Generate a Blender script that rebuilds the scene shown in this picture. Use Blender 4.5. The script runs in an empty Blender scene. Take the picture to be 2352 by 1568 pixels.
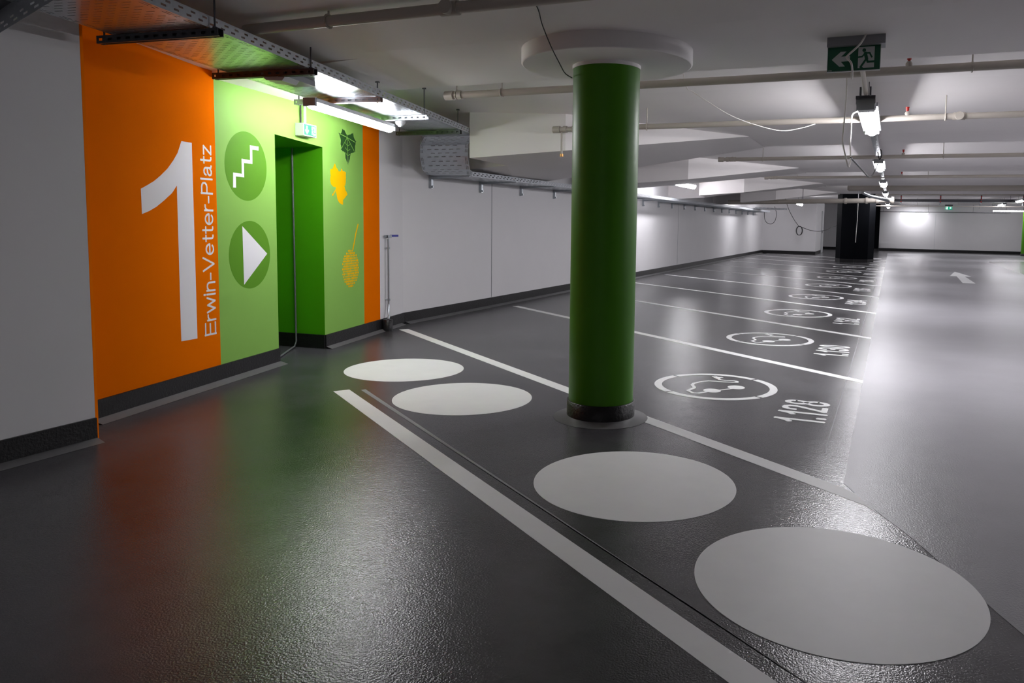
import bpy, bmesh, math, random
from mathutils import Vector, Matrix
from mathutils.geometry import tessellate_polygon
random.seed(7)
S = bpy.context.scene
COL = S.collection
V = Vector
PI = math.pi

# ------------------------------------------------------------------ materials
def mat(name, col, rough=.6, metal=0, spec=.5, noise=0, nscale=6, bump=0, bscale=80, bdist=.002, rnoise=0, coat=0):
    m = bpy.data.materials.new(name); m.use_nodes = True
    nt = m.node_tree; N = nt.nodes; L = nt.links
    b = N['Principled BSDF']
    b.inputs['Base Color'].default_value = (*col, 1)
    b.inputs['Roughness'].default_value = rough
    b.inputs['Metallic'].default_value = metal
    b.inputs['Specular IOR Level'].default_value = spec
    b.inputs['Coat Weight'].default_value = coat
    tc = N.new('ShaderNodeTexCoord')
    if noise:
        n = N.new('ShaderNodeTexNoise'); n.inputs['Scale'].default_value = nscale
        n.inputs['Detail'].default_value = 6; n.inputs['Roughness'].default_value = .62
        L.new(tc.outputs['Object'], n.inputs['Vector'])
        r = N.new('ShaderNodeMapRange'); r.inputs[1].default_value = .1; r.inputs[2].default_value = .9
        r.inputs[3].default_value = 1 - noise; r.inputs[4].default_value = 1 + noise
        L.new(n.outputs['Fac'], r.inputs[0])
        mx = N.new('ShaderNodeVectorMath'); mx.operation = 'SCALE'; mx.inputs[0].default_value = col
        L.new(r.outputs[0], mx.inputs['Scale']); L.new(mx.outputs[0], b.inputs['Base Color'])
        if rnoise:
            r2 = N.new('ShaderNodeMapRange'); r2.inputs[1].default_value = .1; r2.inputs[2].default_value = .9
            r2.inputs[3].default_value = rough - rnoise; r2.inputs[4].default_value = rough + rnoise
            L.new(n.outputs['Fac'], r2.inputs[0]); L.new(r2.outputs[0], b.inputs['Roughness'])
    if bump:
        n2 = N.new('ShaderNodeTexNoise'); n2.inputs['Scale'].default_value = bscale
        n2.inputs['Detail'].default_value = 2.5
        L.new(tc.outputs['Object'], n2.inputs['Vector'])
        bp = N.new('ShaderNodeBump'); bp.inputs['Strength'].default_value = bump; bp.inputs['Distance'].default_value = bdist
        L.new(n2.outputs['Fac'], bp.inputs['Height']); L.new(bp.outputs[0], b.inputs['Normal'])
    return m

def emit(name, col, strength):
    m = bpy.data.materials.new(name); m.use_nodes = True
    b = m.node_tree.nodes['Principled BSDF']
    b.inputs['Base Color'].default_value = (*[c * (.9 if strength > 5 else .35) for c in col], 1)
    b.inputs['Emission Color'].default_value = (*col, 1); b.inputs['Emission Strength'].default_value = strength
    return m

M = dict(
    floor=mat('dark floor coating', (.074, .072, .078), .19, spec=.5, noise=.8, nscale=1.1, bump=1.0, bscale=135, bdist=.0015, rnoise=.05),
    road=mat('light grey floor coating', (.33, .325, .345), .34, spec=.35, noise=.3, nscale=.7, bump=1.0, bscale=135, bdist=.0016, rnoise=.06),
    cove=mat('floor cove sealing', (.135, .134, .136), .40, noise=.25, nscale=5, bump=.2, bscale=200),
    guide=mat('pale guide line', (.26, .26, .265), .6),
    paint=mat('white floor paint', (.88, .885, .885), .50, noise=.04, nscale=6),
    wall=mat('white wall paint', (.74, .73, .74), .7, noise=.025, nscale=2, bump=.12, bscale=35, bdist=.004),
    ceil=mat('white ceiling paint', (.82, .79, .785), .62, noise=.03, nscale=1.5, bump=.10, bscale=14, bdist=.006),
    orange=mat('orange wall paint', (.84, .17, .0002), .8, spec=.01, noise=.03, nscale=3, bump=.12, bscale=40, bdist=.003),
    green=mat('light green wall paint', (.25, .49, .095), .55, spec=.12, noise=.02, nscale=3, bump=.12, bscale=40, bdist=.003),
    dgreen=mat('deep green doorway paint', (.085, .41, .006), .55, spec=.1, noise=.02, nscale=3, bump=.12, bscale=40, bdist=.003),  # doorway faces get a deeper green than the wall around them
    circle=mat('mid green pictogram paint', (.105, .285, .018), .55, spec=.1),
    leafg=mat('dark green leaf paint', (.018, .085, .012), .5),
    yellow=mat('yellow leaf paint', (.90, .50, .002), .7, spec=.03),
    white=mat('white sign paint', (.82, .82, .84), .5),
    column=mat('green column paint', (.056, .215, .001), .42, spec=.3, noise=.04, nscale=4, bump=.06, bscale=30),
    base=mat('black skirting', (.013, .0125, .0135), .38, spec=.3, noise=.3, nscale=12, bump=.6, bscale=60, bdist=.006),
    black=mat('black column paint', (.0022, .0028, .0045), .7, spec=.05),
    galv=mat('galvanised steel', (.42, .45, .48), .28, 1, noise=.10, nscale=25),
    zinc=mat('dull zinc sheet', (.40, .42, .45), .5, .3, noise=.12, nscale=30),
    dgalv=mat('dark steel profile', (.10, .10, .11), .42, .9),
    pipe=mat('cream pipe paint', (.48, .44, .39), .42),
    brass=mat('brass fitting', (.50, .28, .10), .35, .9),
    red=mat('red plastic', (.40, .02, .015), .4),
    grey=mat('grey plastic', (.27, .28, .30), .5),
    riser=mat('grey cable sheath', (.13, .135, .14), .45),
    lgrey=mat('light grey plastic', (.60, .61, .62), .45),
    cable=mat('black cable', (.012, .012, .013), .5),
    wcable=mat('white cable', (.75, .72, .68), .45),
    blue=mat('blue handle', (.01, .02, .30), .35),
    sign=mat('safety green', (.003, .10, .045), .4),
    signwhite=mat('sign white', (.62, .66, .66), .5),
    lamp=emit('lamp diffuser', (.97, .955, 1.0), 22), lamp2=emit('soft lamp diffuser', (.97, .955, 1.0), 12.5), lamp3=emit('dim lamp diffuser', (.97, .955, 1.0), 11),
    signglow=emit('lit sign white', (.85, 1, .95), .28),
    signgreen=emit('lit sign green', (.0, .30, .17), .25),
)

# ------------------------------------------------------------------ mesh builder
class MB:
    def __init__(s): s.v = []; s.f = []; s.m = []; s.smooth = []
    def add(s, vs, fs, mi=0, sm=False):
        o = len(s.v); s.v += [tuple(p) for p in vs]
        for f in fs: s.f.append([i + o for i in f]); s.m.append(mi); s.smooth.append(sm)
        return s
    def quad(s, a, b, c, d, mi=0): return s.add([a, b, c, d], [[0, 1, 2, 3]], mi)
    def box(s, c, d, rz=0, mi=0, axes=None):
        c = V(c); x, y, z = [q / 2 for q in d]
        if axes: ax = [V(a) for a in axes]
        else: ax = [V((math.cos(rz), math.sin(rz), 0)), V((-math.sin(rz), math.cos(rz), 0)), V((0, 0, 1))]
        vs = [c + ax[0] * i * x + ax[1] * j * y + ax[2] * k * z for i in (-1, 1) for j in (-1, 1) for k in (-1, 1)]
        return s.add(vs, [[0, 1, 3, 2], [4, 6, 7, 5], [0, 4, 5, 1], [2, 3, 7, 6], [0, 2, 6, 4], [1, 5, 7, 3]], mi)
    def prism(s, poly, fr, h, mi=0, z0=0):           # 2D polygon in frame fr=(o,u,v,n) raised to h along n
        o, u, v, n = [V(q) for q in fr]
        k = len(poly)
        a = sum(poly[i][0] * poly[(i + 1) % k][1] - poly[(i + 1) % k][0] * poly[i][1] for i in range(k))
        if a < 0: poly = poly[::-1]
        lo = [o + u * p[0] + v * p[1] + n * z0 for p in poly]; hi = [q + n * h for q in lo]
        tri = tessellate_polygon([[V((p[0], p[1], 0)) for p in poly]])
        fs = []
        for t in tri:
            p = [V(poly[i]) for i in t]
            cr = (p[1] - p[0]).cross(p[2] - p[0]) if len(p[0]) == 2 else 1
            t = list(t) if cr > 0 else list(t)[::-1]
            fs.append([i + k for i in t])
            if z0 != 0 or True: fs.append(t[::-1])
        fs += [[i, (i + 1) % k, (i + 1) % k + k, i + k] for i in range(k)]
        return s.add(lo + hi, fs, mi)
    def stroke(s, pts, w, fr, h, mi=0, z0=0):
        s.n = getattr(s, 'n', 0); h0 = h
        for a, b in zip(pts, pts[1:]):
            s.n += 1; h = h0 + .00008 * (s.n % 5 + 1)      # overlapping pen strokes never share one plane
            a, b = V(a), V(b); d = (b - a); L = d.length
            if L < 1e-6: continue
            d /= L; p = V((-d.y, d.x)) * w / 2; e = d * w * .45
            s.prism([tuple(q) for q in (a - p - e * .6, a - e, a + p - e * .6, b + p + e * .6, b + e, b - p + e * .6)], fr, h, mi, z0)
        return s
    def tube(s, pts, r, seg=8, mi=0, cap=True):
        pts = [V(p) for p in pts]; n = len(pts); rs = r if isinstance(r, (list, tuple)) else [r] * n
        prev = None; vs = []
        for i, p in enumerate(pts):
            t = (pts[min(i + 1, n - 1)] - pts[max(i - 1, 0)]).normalized()
            if prev is None:
                a = V((0, 0, 1)) if abs(t.z) < .9 else V((1, 0, 0))
                x = t.cross(a).normalized()
            else:
                x = (prev - t * prev.dot(t)).normalized()
            prev = x; y = t.cross(x)
            vs += [p + (x * math.cos(2 * PI * k / seg) + y * math.sin(2 * PI * k / seg)) * rs[i] for k in range(seg)]
        fs = [[i * seg + k, i * seg + (k + 1) % seg, (i + 1) * seg + (k + 1) % seg, (i + 1) * seg + k] for i in range(n - 1) for k in range(seg)]
        s.add(vs, fs, mi, True)
        if cap:
            s.add(vs[:seg], [list(range(seg))[::-1]], mi); s.add(vs[-seg:], [list(range(seg))], mi)
        return s
    def lathe(s, prof, c, seg=64, mi=0, sm=True):
        c = V(c); n = len(prof)
        vs = [c + V((r * math.cos(2 * PI * k / seg), r * math.sin(2 * PI * k / seg), z)) for r, z in prof for k in range(seg)]
        fs = [[i * seg + k, i * seg + (k + 1) % seg, (i + 1) * seg + (k + 1) % seg, (i + 1) * seg + k] for i in range(n - 1) for k in range(seg)]
        s.add(vs, fs, mi, sm)
        s.add(vs[:seg], [list(range(seg))[::-1]], mi); s.add(vs[-seg:], [list(range(seg))], mi)
        return s
    def build(s, name, mats, parent=None, recalc=False):
        me = bpy.data.meshes.new(name)
        me.from_pydata([tuple(p) for p in s.v], [], s.f)
        for m_ in (mats if isinstance(mats, (list, tuple)) else [mats]): me.materials.append(m_)
        for p, mi, sm in zip(me.polygons, s.m, s.smooth): p.material_index = mi; p.use_smooth = sm
        if recalc:
            b = bmesh.new(); b.from_mesh(me); bmesh.ops.recalc_face_normals(b, faces=b.faces); b.to_mesh(me); b.free()
        me.update()
        o = bpy.data.objects.new(name, me); COL.objects.link(o)
        if parent:
            o.parent = parent
            w = V((0, 0, 0)); q = parent
            while q: w += q.location; q = q.parent
            o.location = -w
        return o

def tag(o, label=None, cat=None, group=None, kind=None):
    if label: o['label'] = label
    if cat: o['category'] = cat
    if group: o['group'] = group
    if kind: o['kind'] = kind
    return o
def thing(name, label, cat, loc=(0, 0, 0), group=None):
    o = bpy.data.objects.new(name, None); o.empty_display_size = .1
    COL.objects.link(o); o.location = loc
    return tag(o, label, cat, group)
def copy_tree(src, delta, label, lamp=None):
    def cp(o, par):
        c = o.copy(); COL.objects.link(c)
        if par: c.parent = par
        if lamp and c.name.startswith('diffuser'): c.material_slots[0].link = 'OBJECT'; c.material_slots[0].material = M[lamp]
        for ch in [q for q in bpy.data.objects if q.parent == o]: cp(ch, c)
        return c
    c = cp(src, None); c.location = V(src.location) + V(delta); c['label'] = label
    return c
def struct(name, mb, m, label=None, recalc=False): return tag(mb.build(name, m, recalc=recalc), label, None, None, 'structure')
ORD = ['first', 'second', 'third', 'fourth', 'fifth', 'sixth', 'seventh', 'eighth', 'ninth', 'tenth', 'eleventh', 'twelfth', 'thirteenth',
       'fourteenth', 'fifteenth', 'sixteenth', 'seventeenth', 'eighteenth', 'nineteenth', 'twentieth', 'twenty-first', 'twenty-second']

# ------------------------------------------------------------------ camera (shift lens photograph)
f, cx, cy = 1721.34, 1350., 661.17
pitch, roll, yaw = math.radians(5.028), math.radians(.949), math.radians(21.986)
R0 = V((math.cos(yaw), math.sin(yaw), 0)); FH = V((-math.sin(yaw), math.cos(yaw), 0)); ZU = V((0, 0, 1))
FW = FH * math.cos(pitch) - ZU * math.sin(pitch); U0 = FH * math.sin(pitch) + ZU * math.cos(pitch)
RC = R0 * math.cos(roll) + U0 * math.sin(roll); UC = -R0 * math.sin(roll) + U0 * math.cos(roll)
cam = bpy.data.cameras.new('camera'); co = bpy.data.objects.new('camera', cam); COL.objects.link(co)
cam.sensor_width = 36; cam.sensor_fit = 'HORIZONTAL'; cam.lens = f / 2352 * 36
cam.shift_x = -(cx - 1176) / 2352; cam.shift_y = -(784 - cy) / 2352
mtx = Matrix((RC, UC, -FW)).transposed().to_4x4(); mtx.translation = V((0, 0, 1.29)); co.matrix_world = mtx
cam.clip_start = .05; cam.clip_end = 200
S.camera = co

# ------------------------------------------------------------------ setting: floor
XW = -5.55                                             # white wall
YE = 44.0                                              # end wall
mb = MB(); mb.box((2.2, 18, -.1), (18.4, 60, .2)); struct('floor', mb, M['floor'], 'dark grey coated garage floor')
road = [(-.167, 3.9), (-.051, 3.65), (.146, 3.30), (.40, 2.75), (.9, 1.75), (1.15, .9), (1.2, -5), (9.4, -5), (9.4, 34.6), (6.2, 34.6), (5.2, 34.3), (4.2, 33.9), (3.5, 33.2), (3.5, 3.9), (3.5, 3.9)]
road = [(-.167, 3.9), (-.051, 3.65), (.146, 3.30), (.40, 2.75), (.9, 1.75), (1.15, .9), (1.2, -8), (3.6, -8), (3.55, 25), (3.5, 32.6), (3.6, 33.2), (4.2, 33.9), (5.2, 34.3), (9.4, 34.8), (9.4, 41.4), (2.1, 41.8), (-.167, 39.6)]
FLOORF = ((0, 0, 0), (1, 0, 0), (0, 1, 0), (0, 0, 1))
mb = MB(); mb.prism(road, FLOORF, .0012); struct('floor_driveway', mb, M['road'], 'light grey coated driving lane')

# ceiling: sawtooth slabs running across the driving direction, period 5.35 m
PER = 5.35
def prof():
    p = []
    for k in range(-2, 5):
        y0 = k * PER
        p += [(y0 + .001, 2.50), (y0 + 1.5, 2.50), (y0 + 4.12, 2.375), (y0 + PER, 2.375)]
    p += [(5 * PER + .001, 2.50), (46, 2.50)]
    return p
pr = prof(); x0, x1 = -7.2, 9.6
mb = MB()
for (ya, za), (yb, zb) in zip(pr, pr[1:]):
    mb.quad((x0, ya, za), (x0, yb, zb), (x1, yb, zb), (x1, ya, za))
ya, yb = pr[0][0], pr[-1][0]
mb.quad((x0, ya, 2.8), (x1, ya, 2.8), (x1, yb, 2.8), (x0, yb, 2.8))
struct('ceiling', mb, M['ceil'], 'white painted concrete ceiling slab in stepped bays')
# haunches: beams that deepen towards the left wall
for k in range(1, 5):
    o = k * PER
    xw = -5.56
    sl, zb = (.135, 2.361) if k == 1 else (.083, 2.357)
    def cz(y): return 2.502 - .0477 * max(0, y - o - 1.5)
    pl = [(-1.70, o + 4.08, 2.374), (-3.37, o + 2.27, 2.066), (-4.40, o + 1.97, 1.978), (-4.43, o + 2.90, 1.965), (xw, o + 3.27, 1.925)]
    def bz(x): return zb - sl * (-1.715 - x)
    bk = [(x, o + PER, bz(x)) for x in (-1.70, -3.37, -4.43, xw)]
    mb = MB()
    for A, B in zip(pl, pl[1:]): mb.quad((A[0], A[1], max(cz(A[1]), A[2] + .003)), A, B, (B[0], B[1], max(cz(B[1]), B[2] + .003)))
    for A, B in zip(bk, bk[1:]): mb.quad((B[0], B[1], 2.51), B, A, (A[0], A[1], 2.51))
    mb.quad(pl[0], bk[0], bk[1], pl[1]); mb.add([pl[1], bk[1], bk[2], pl[3], pl[2]], [[0, 1, 2], [0, 2, 3], [0, 3, 4]]); mb.quad(pl[3], bk[2], bk[3], pl[4])
    struct('ceiling_beam', mb, M['ceil'], ORD[k - 1] + ' haunched white concrete ceiling beam from the column')
# haunch above the painted wall (first bay)
mb = MB(); T = [(-3.446, 4.26, 2.374), (-3.75, 5.352, 2.374)]; B = [(-4.85, 4.26, 2.318), (-5.09, 5.352, 2.325)]; B2 = [(-5.7, 4.26, 2.28), (-5.9, 5.352, 2.28)]
mb.quad(T[0], T[1], B[1], B[0]); mb.quad(B[0], B[1], B2[1], B2[0])
mb.add([T[0], B[0], B2[0], (-5.7, 4.26, 2.5), (-3.446, 4.26, 2.5)], [[0, 1, 2, 3, 4]])
mb.add([T[1], B[1], B2[1], (-5.9, 5.352, 2.51), (-3.75, 5.352, 2.51)], [[4, 3, 2, 1, 0]])
struct('ceiling_haunch', mb, M['ceil'], 'white ceiling haunch above the painted wall')

# ------------------------------------------------------------------ setting: walls
P0 = V((-4.536, 3.101, 0)); TW = V((-.2166, .9763, 0)); NW = V((.9763, .2166, 0))
def WP(s, z, d=0): return P0 + TW * s + ZU * z + NW * d
WF = (P0, TW, ZU, NW)
HT = 2.62
mb = MB(); mb.box((-4.75, -2.585, 1.3), (1.2, 10.83, 2.62))
mb.quad((-4.15, 2.831, 0), (-4.162, 2.856, 0), (-4.162, 2.856, HT), (-4.15, 2.831, HT), 1)
mb.quad((-4.162, 2.856, 0), (-4.6, 2.856, 0), (-4.6, 2.856, HT), (-4.162, 2.856, HT), 1)
struct('wall_pier', mb, [M['wall'], M['orange']], 'grey-white wall pier with an orange edge')
mb = MB()
def seg(a, b, z0, z1, mi): mb.quad(WP(a, z0), WP(b, z0), WP(b, z1), WP(a, z1), mi)
sA, sB = 1.992, 2.790; DH0, DH1 = 1.998, 1.967
seg(-.35, 1.203, 0, HT, 0); seg(1.203, sA, 0, HT, 1)
mb.quad(WP(sA, DH0), WP(sB, DH1), WP(sB, HT), WP(sA, HT), 1)
seg(sB, 3.64, 0, HT, 1); seg(3.64, 4.036, 0, HT, 0); seg(4.036, 4.72, 0, HT, 3)
JD = V((-.995, -.09, 0)); DEEP = 1.9
a0, a1, b0, b1 = WP(sA, 0), WP(sA, DH0), WP(sB, 0), WP(sB, DH1)
E = JD * DEEP
mb.quad(b0, b0 + E, b1 + E, b1, 2); mb.quad(a0 + E, a0, a1, a1 + E, 2); mb.quad(a1, b1, b1 + E, a1 + E, 2); mb.quad(a0 + E, a1 + E, b1 + E, b0 + E, 2)
struct('wall_painted', mb, [M['orange'], M['green'], M['dgreen'], M['wall']], 'orange and green painted stairway wall with a doorway')
mb = MB(); mb.box((XW - .15, (7.45 + 35.3) / 2, 1.3), (.3, 27.9, 2.62)); struct('wall_left', mb, M['wall'], 'long white wall behind the parking bays')
mb = MB(); mb.box((-4.45, 37.1, 1.3), (2.55, 4.0, 2.62)); struct('wall_projection', mb, M['wall'], 'white wall block at the end of the bays')
mb = MB(); mb.box((2, YE + .15, 1.3), (16.5, .3, 2.62)); struct('wall_end', mb, M['wall'], 'white end wall of the garage')
mb = MB(); mb.box((9.55, 18, 1.3), (.3, 53, 2.62)); struct('wall_right', mb, M['wall'])
mb = MB(); mb.box((2, -8.15, 1.3), (16.5, .3, 2.62)); struct('wall_back', mb, M['wall'])
mb = MB(); mb.box((-6.1, 41.5, 1.3), (.3, 5.2, 2.62)); struct('wall_corner', mb, M['wall'])
# fine vertical movement joints in the white walls
for i, (p, q) in enumerate([((XW + .003, 9.87), 0), ((XW + .003, 20.4), 0), ((2.1, YE - .003), 1)]):
    mb = MB(); mb.box((p[0], p[1], 1.07), (.004, .008, 1.85) if q == 0 else (.02, .004, 1.85)); struct('trim_joint', mb, M['lgrey'] if q else M['grey'])

# skirtings
BH = .137
def skirt(name, a, b, n, th=.014, h=BH):
    a, b, n = V((*a, 0)), V((*b, 0)), V((*n, 0)); d = (b - a).normalized(); L = (b - a).length
    mb = MB(); mb.box((a + b) / 2 + n * th / 2 + ZU * h / 2, (L, th, h), axes=(d, n, ZU)); return struct(name, mb, M['base'])
skirt('baseboard_pier', (-4.15, -5), (-4.15, 2.83), (1, 0))
skirt('baseboard_painted_near', WP(-.3, 0)[:2], WP(sA, 0)[:2], NW[:2])
skirt('baseboard_painted_far', WP(sB, 0)[:2], WP(4.74, 0)[:2], NW[:2])
jn = V((-JD.y, JD.x)).normalized(); jn = -jn if jn.y > 0 else jn
skirt('baseboard_doorway', b0[:2], (b0 + E)[:2], tuple(jn))
skirt('baseboard_left', (XW, 7.6), (XW, 35.1), (1, 0))
skirt('baseboard_projection', (-5.55, 35.1), (-3.175, 35.1), (0, -1))
skirt('baseboard_projection_side', (-3.175, 35.1), (-3.175, 39.1), (1, 0))
skirt('baseboard_end', (-6, YE), (9.4, YE), (0, -1))
# pale cove strip where floor meets the walls
def cove(name, a, b, n, w=.10):
    a, b, n = V((*a, 0)), V((*b, 0)), V((*n, 0)); mb = MB()
    q = [a, b, b + n * w, a + n * w]; hi = [q[0] + ZU * .022, q[1] + ZU * .022, q[2] + ZU * .001, q[3] + ZU * .001]
    mb.add(hi, [[0, 3, 2, 1]]); mb.add([q[0], q[1], hi[1], hi[0]], [[0, 1, 2, 3]])
    return struct(name, mb, M['cove'])
cove('trim_cove_painted_near', WP(-.05, 0, .014)[:2], WP(sA, 0, .014)[:2], NW[:2], .075)
cove('trim_cove_painted_far', WP(sB, 0, .014)[:2], WP(4.6, 0, .014)[:2], NW[:2], .06)
cove('trim_cove_left', (XW + .014, 7.7), (XW + .014, 35), (1, 0), .07)
cove('trim_cove_pier', (-4.136, -4), (-4.136, 2.83), (1, 0), .06)
# door frame on the far wall block
mb = MB(); mb.box((-3.165, 38.2, 1.0), (.04, .9, 2.0)); d_ = struct('door_1', mb, M['lgrey'])
mb = MB(); mb.box((-3.14, 37.9, 1.0), (.03, .05, .12)); tag(mb.build('door_handle', M['cable'], d_), 'black door handle')
for i, (xa, xb, zt) in enumerate(((-.60, .25, .42), (4.75, 6.2, .31))):
    mb = MB(); mb.box(((xa + xb) / 2, YE - .012, (zt + .14) / 2 + .01), (xb - xa, .024, zt - .14)); struct('trim_upstand', mb, M['wall'])

# ------------------------------------------------------------------ green column
CC = V((-1.745, 4.585, 0)); CR = .214
def round_column(c, name, label, ztop, cap):
    t = thing(name, label, 'column', c)
    mb = MB(); mb.lathe([(CR, .118), (CR, ztop)], c); mb.build('column_shaft', M['column'], t)
    mb = MB(); mb.lathe([(CR + .012, 0), (CR + .012, .118), (CR + .002, .12)], c); tag(mb.build('column_base', M['base'], t), 'black painted base band')
    if cap:
        mb = MB(); mb.lathe([(CR + .004, ztop - .002), (CR + .004, 2.29)], c); tag(mb.build('column_collar', M['ceil'], t), 'white collar ring')
        mb = MB(); mb.lathe([(.535, 2.282), (.545, 2.288), (.545, 2.42)], c, 96); tag(mb.build('column_capital', M['ceil'], t), 'white disc capital')
    return t
round_column(CC, 'round_column', 'green round column with white disc capital beside the white circles', 2.262, True)
round_column(V((5.98, 41.2, 0)), 'round_column', 'distant green round column at the right edge before the end wall', 2.5, False)
mb = MB(); mb.lathe([(CR + .10, .001), (CR + .05, .006), (CR + .012, .02)], CC); struct('trim_cove_column', mb, M['cove'])
# black octagonal column and the black block behind it
t = thing('octagonal_column', 'large black octagonal column among the far parking bays', 'column', (-1.25, 29.1, 0))
mb = MB(); mb.lathe([(.66, .12), (.66, 2.52)], (-1.25, 29.1, 0), 8, sm=False); mb.build('column_shaft', M['black'], t)
mb = MB(); mb.lathe([(.665, 0), (.665, .12)], (-1.25, 29.1, 0), 8, sm=False); tag(mb.build('column_base', M['base'], t), 'dark grey base band')
t = thing('black_pillar', 'black pillar standing against the end wall behind the octagonal column', 'pillar', (-1.3, 43.4, 0))
mb = MB(); mb.box((-1.3, 43.4, 1.3), (1.3, .8, 2.4)); mb.build('pillar_shaft', M['black'], t)
mb = MB(); mb.box((-1.3, 43.4, .06), (1.32, .82, .12)); mb.build('pillar_base', M['base'], t)

# ------------------------------------------------------------------ floor markings
def flat(name, label, cat, polys, m=None, z=.0010, group=None, zb=0.0):
    mb = MB()
    for p in polys: mb.prism(p, FLOORF, z, z0=zb)
    return tag(mb.build(name, m or M['paint']), label, cat, group)
for i, (x, y) in enumerate([(-3.837, 5.322), (-2.842, 4.644), (-1.135, 3.473), (-.135, 2.765)]):
    lab = ['farthest white floor circle, near the green doorway', 'white floor circle between the doorway circle and the green column',
           'white floor circle in front of the green column', 'nearest white floor circle, beside the light grey lane'][i]
    flat('floor_circle', lab, 'floor marking', [[(x + .5013 * math.cos(a * PI / 64), y + .5013 * math.sin(a * PI / 64)) for a in range(128)]], group='white circles on the footway strip', z=.0010 if i < 3 else .0020)
DL = V((.8232, -.5677)); NL = V((.5677, .8232))
def stripe(name, a, xe, w, label, m=None, cut=None):
    a = V(a); t_ = (xe - a.x) / DL.x; b = a + DL * t_
    n = NL * w / 2
    # square to the wall at the far end, trimmed along the lane at the near end
    da = DL * (-(n.x) / DL.x)
    p = [a - n, b - n - DL * ((b - n).x - xe) / DL.x, b + n - DL * ((b + n).x - xe) / DL.x, a + n]
    return flat(name, label, 'floor marking', [[tuple(q) for q in p]], m)
stripe('floor_line', (-3.776, 4.445), .9, .118, 'white line along the near side of the circle strip')
la = V((-5.263, 7.281)); n = NL * .055
p2 = la + DL * ((-.167 - la.x) / DL.x)
e1 = p2 + n - DL * ((p2 + n).x + .167) / DL.x
flat('floor_line', 'white line between the circle strip and bay 1.128', 'floor marking',
     [[tuple(la - n), tuple(p2 - n + DL * .17), (.01, 3.53), (-.10, 3.76), tuple(e1), tuple(la + n)]])
ends = [6.581, 9.226, 11.954, 14.745, 17.552, 20.252, 23.0, 25.75, 28.5, 31.2]
nums = ['1.128', '1.130', '1.132', '1.134', '1.136', '1.138', '1.140', '1.142', '1.144', '1.146', '1.148']
for i, ye in enumerate(ends):
    a = V((-.167, ye)); a = a - DL * ((-.167 + 5.25) / DL.x)
    stripe('floor_line', tuple(a), -.167, .10, f'white stall line between bays {nums[i]} and {nums[i + 1]}')
# thin chalk-like guide lines
a = V((-3.66, 4.52)); flat('guide_line', 'thin pale guide line beside the near white line', 'floor marking', [[tuple(a + V((.02, .04)) - NL * .004), tuple(a + DL * 4.6 - NL * .004), tuple(a + DL * 4.6 + NL * .004), tuple(a + NL * .004)]], M['guide'], .0005)
flat('guide_line', 'thin pale guide line parallel to the light grey lane', 'floor marking', [[(-.302, 4.4), (-.294, 4.4), (-.294, 20), (-.302, 20)]], M['guide'], .0005)

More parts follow.
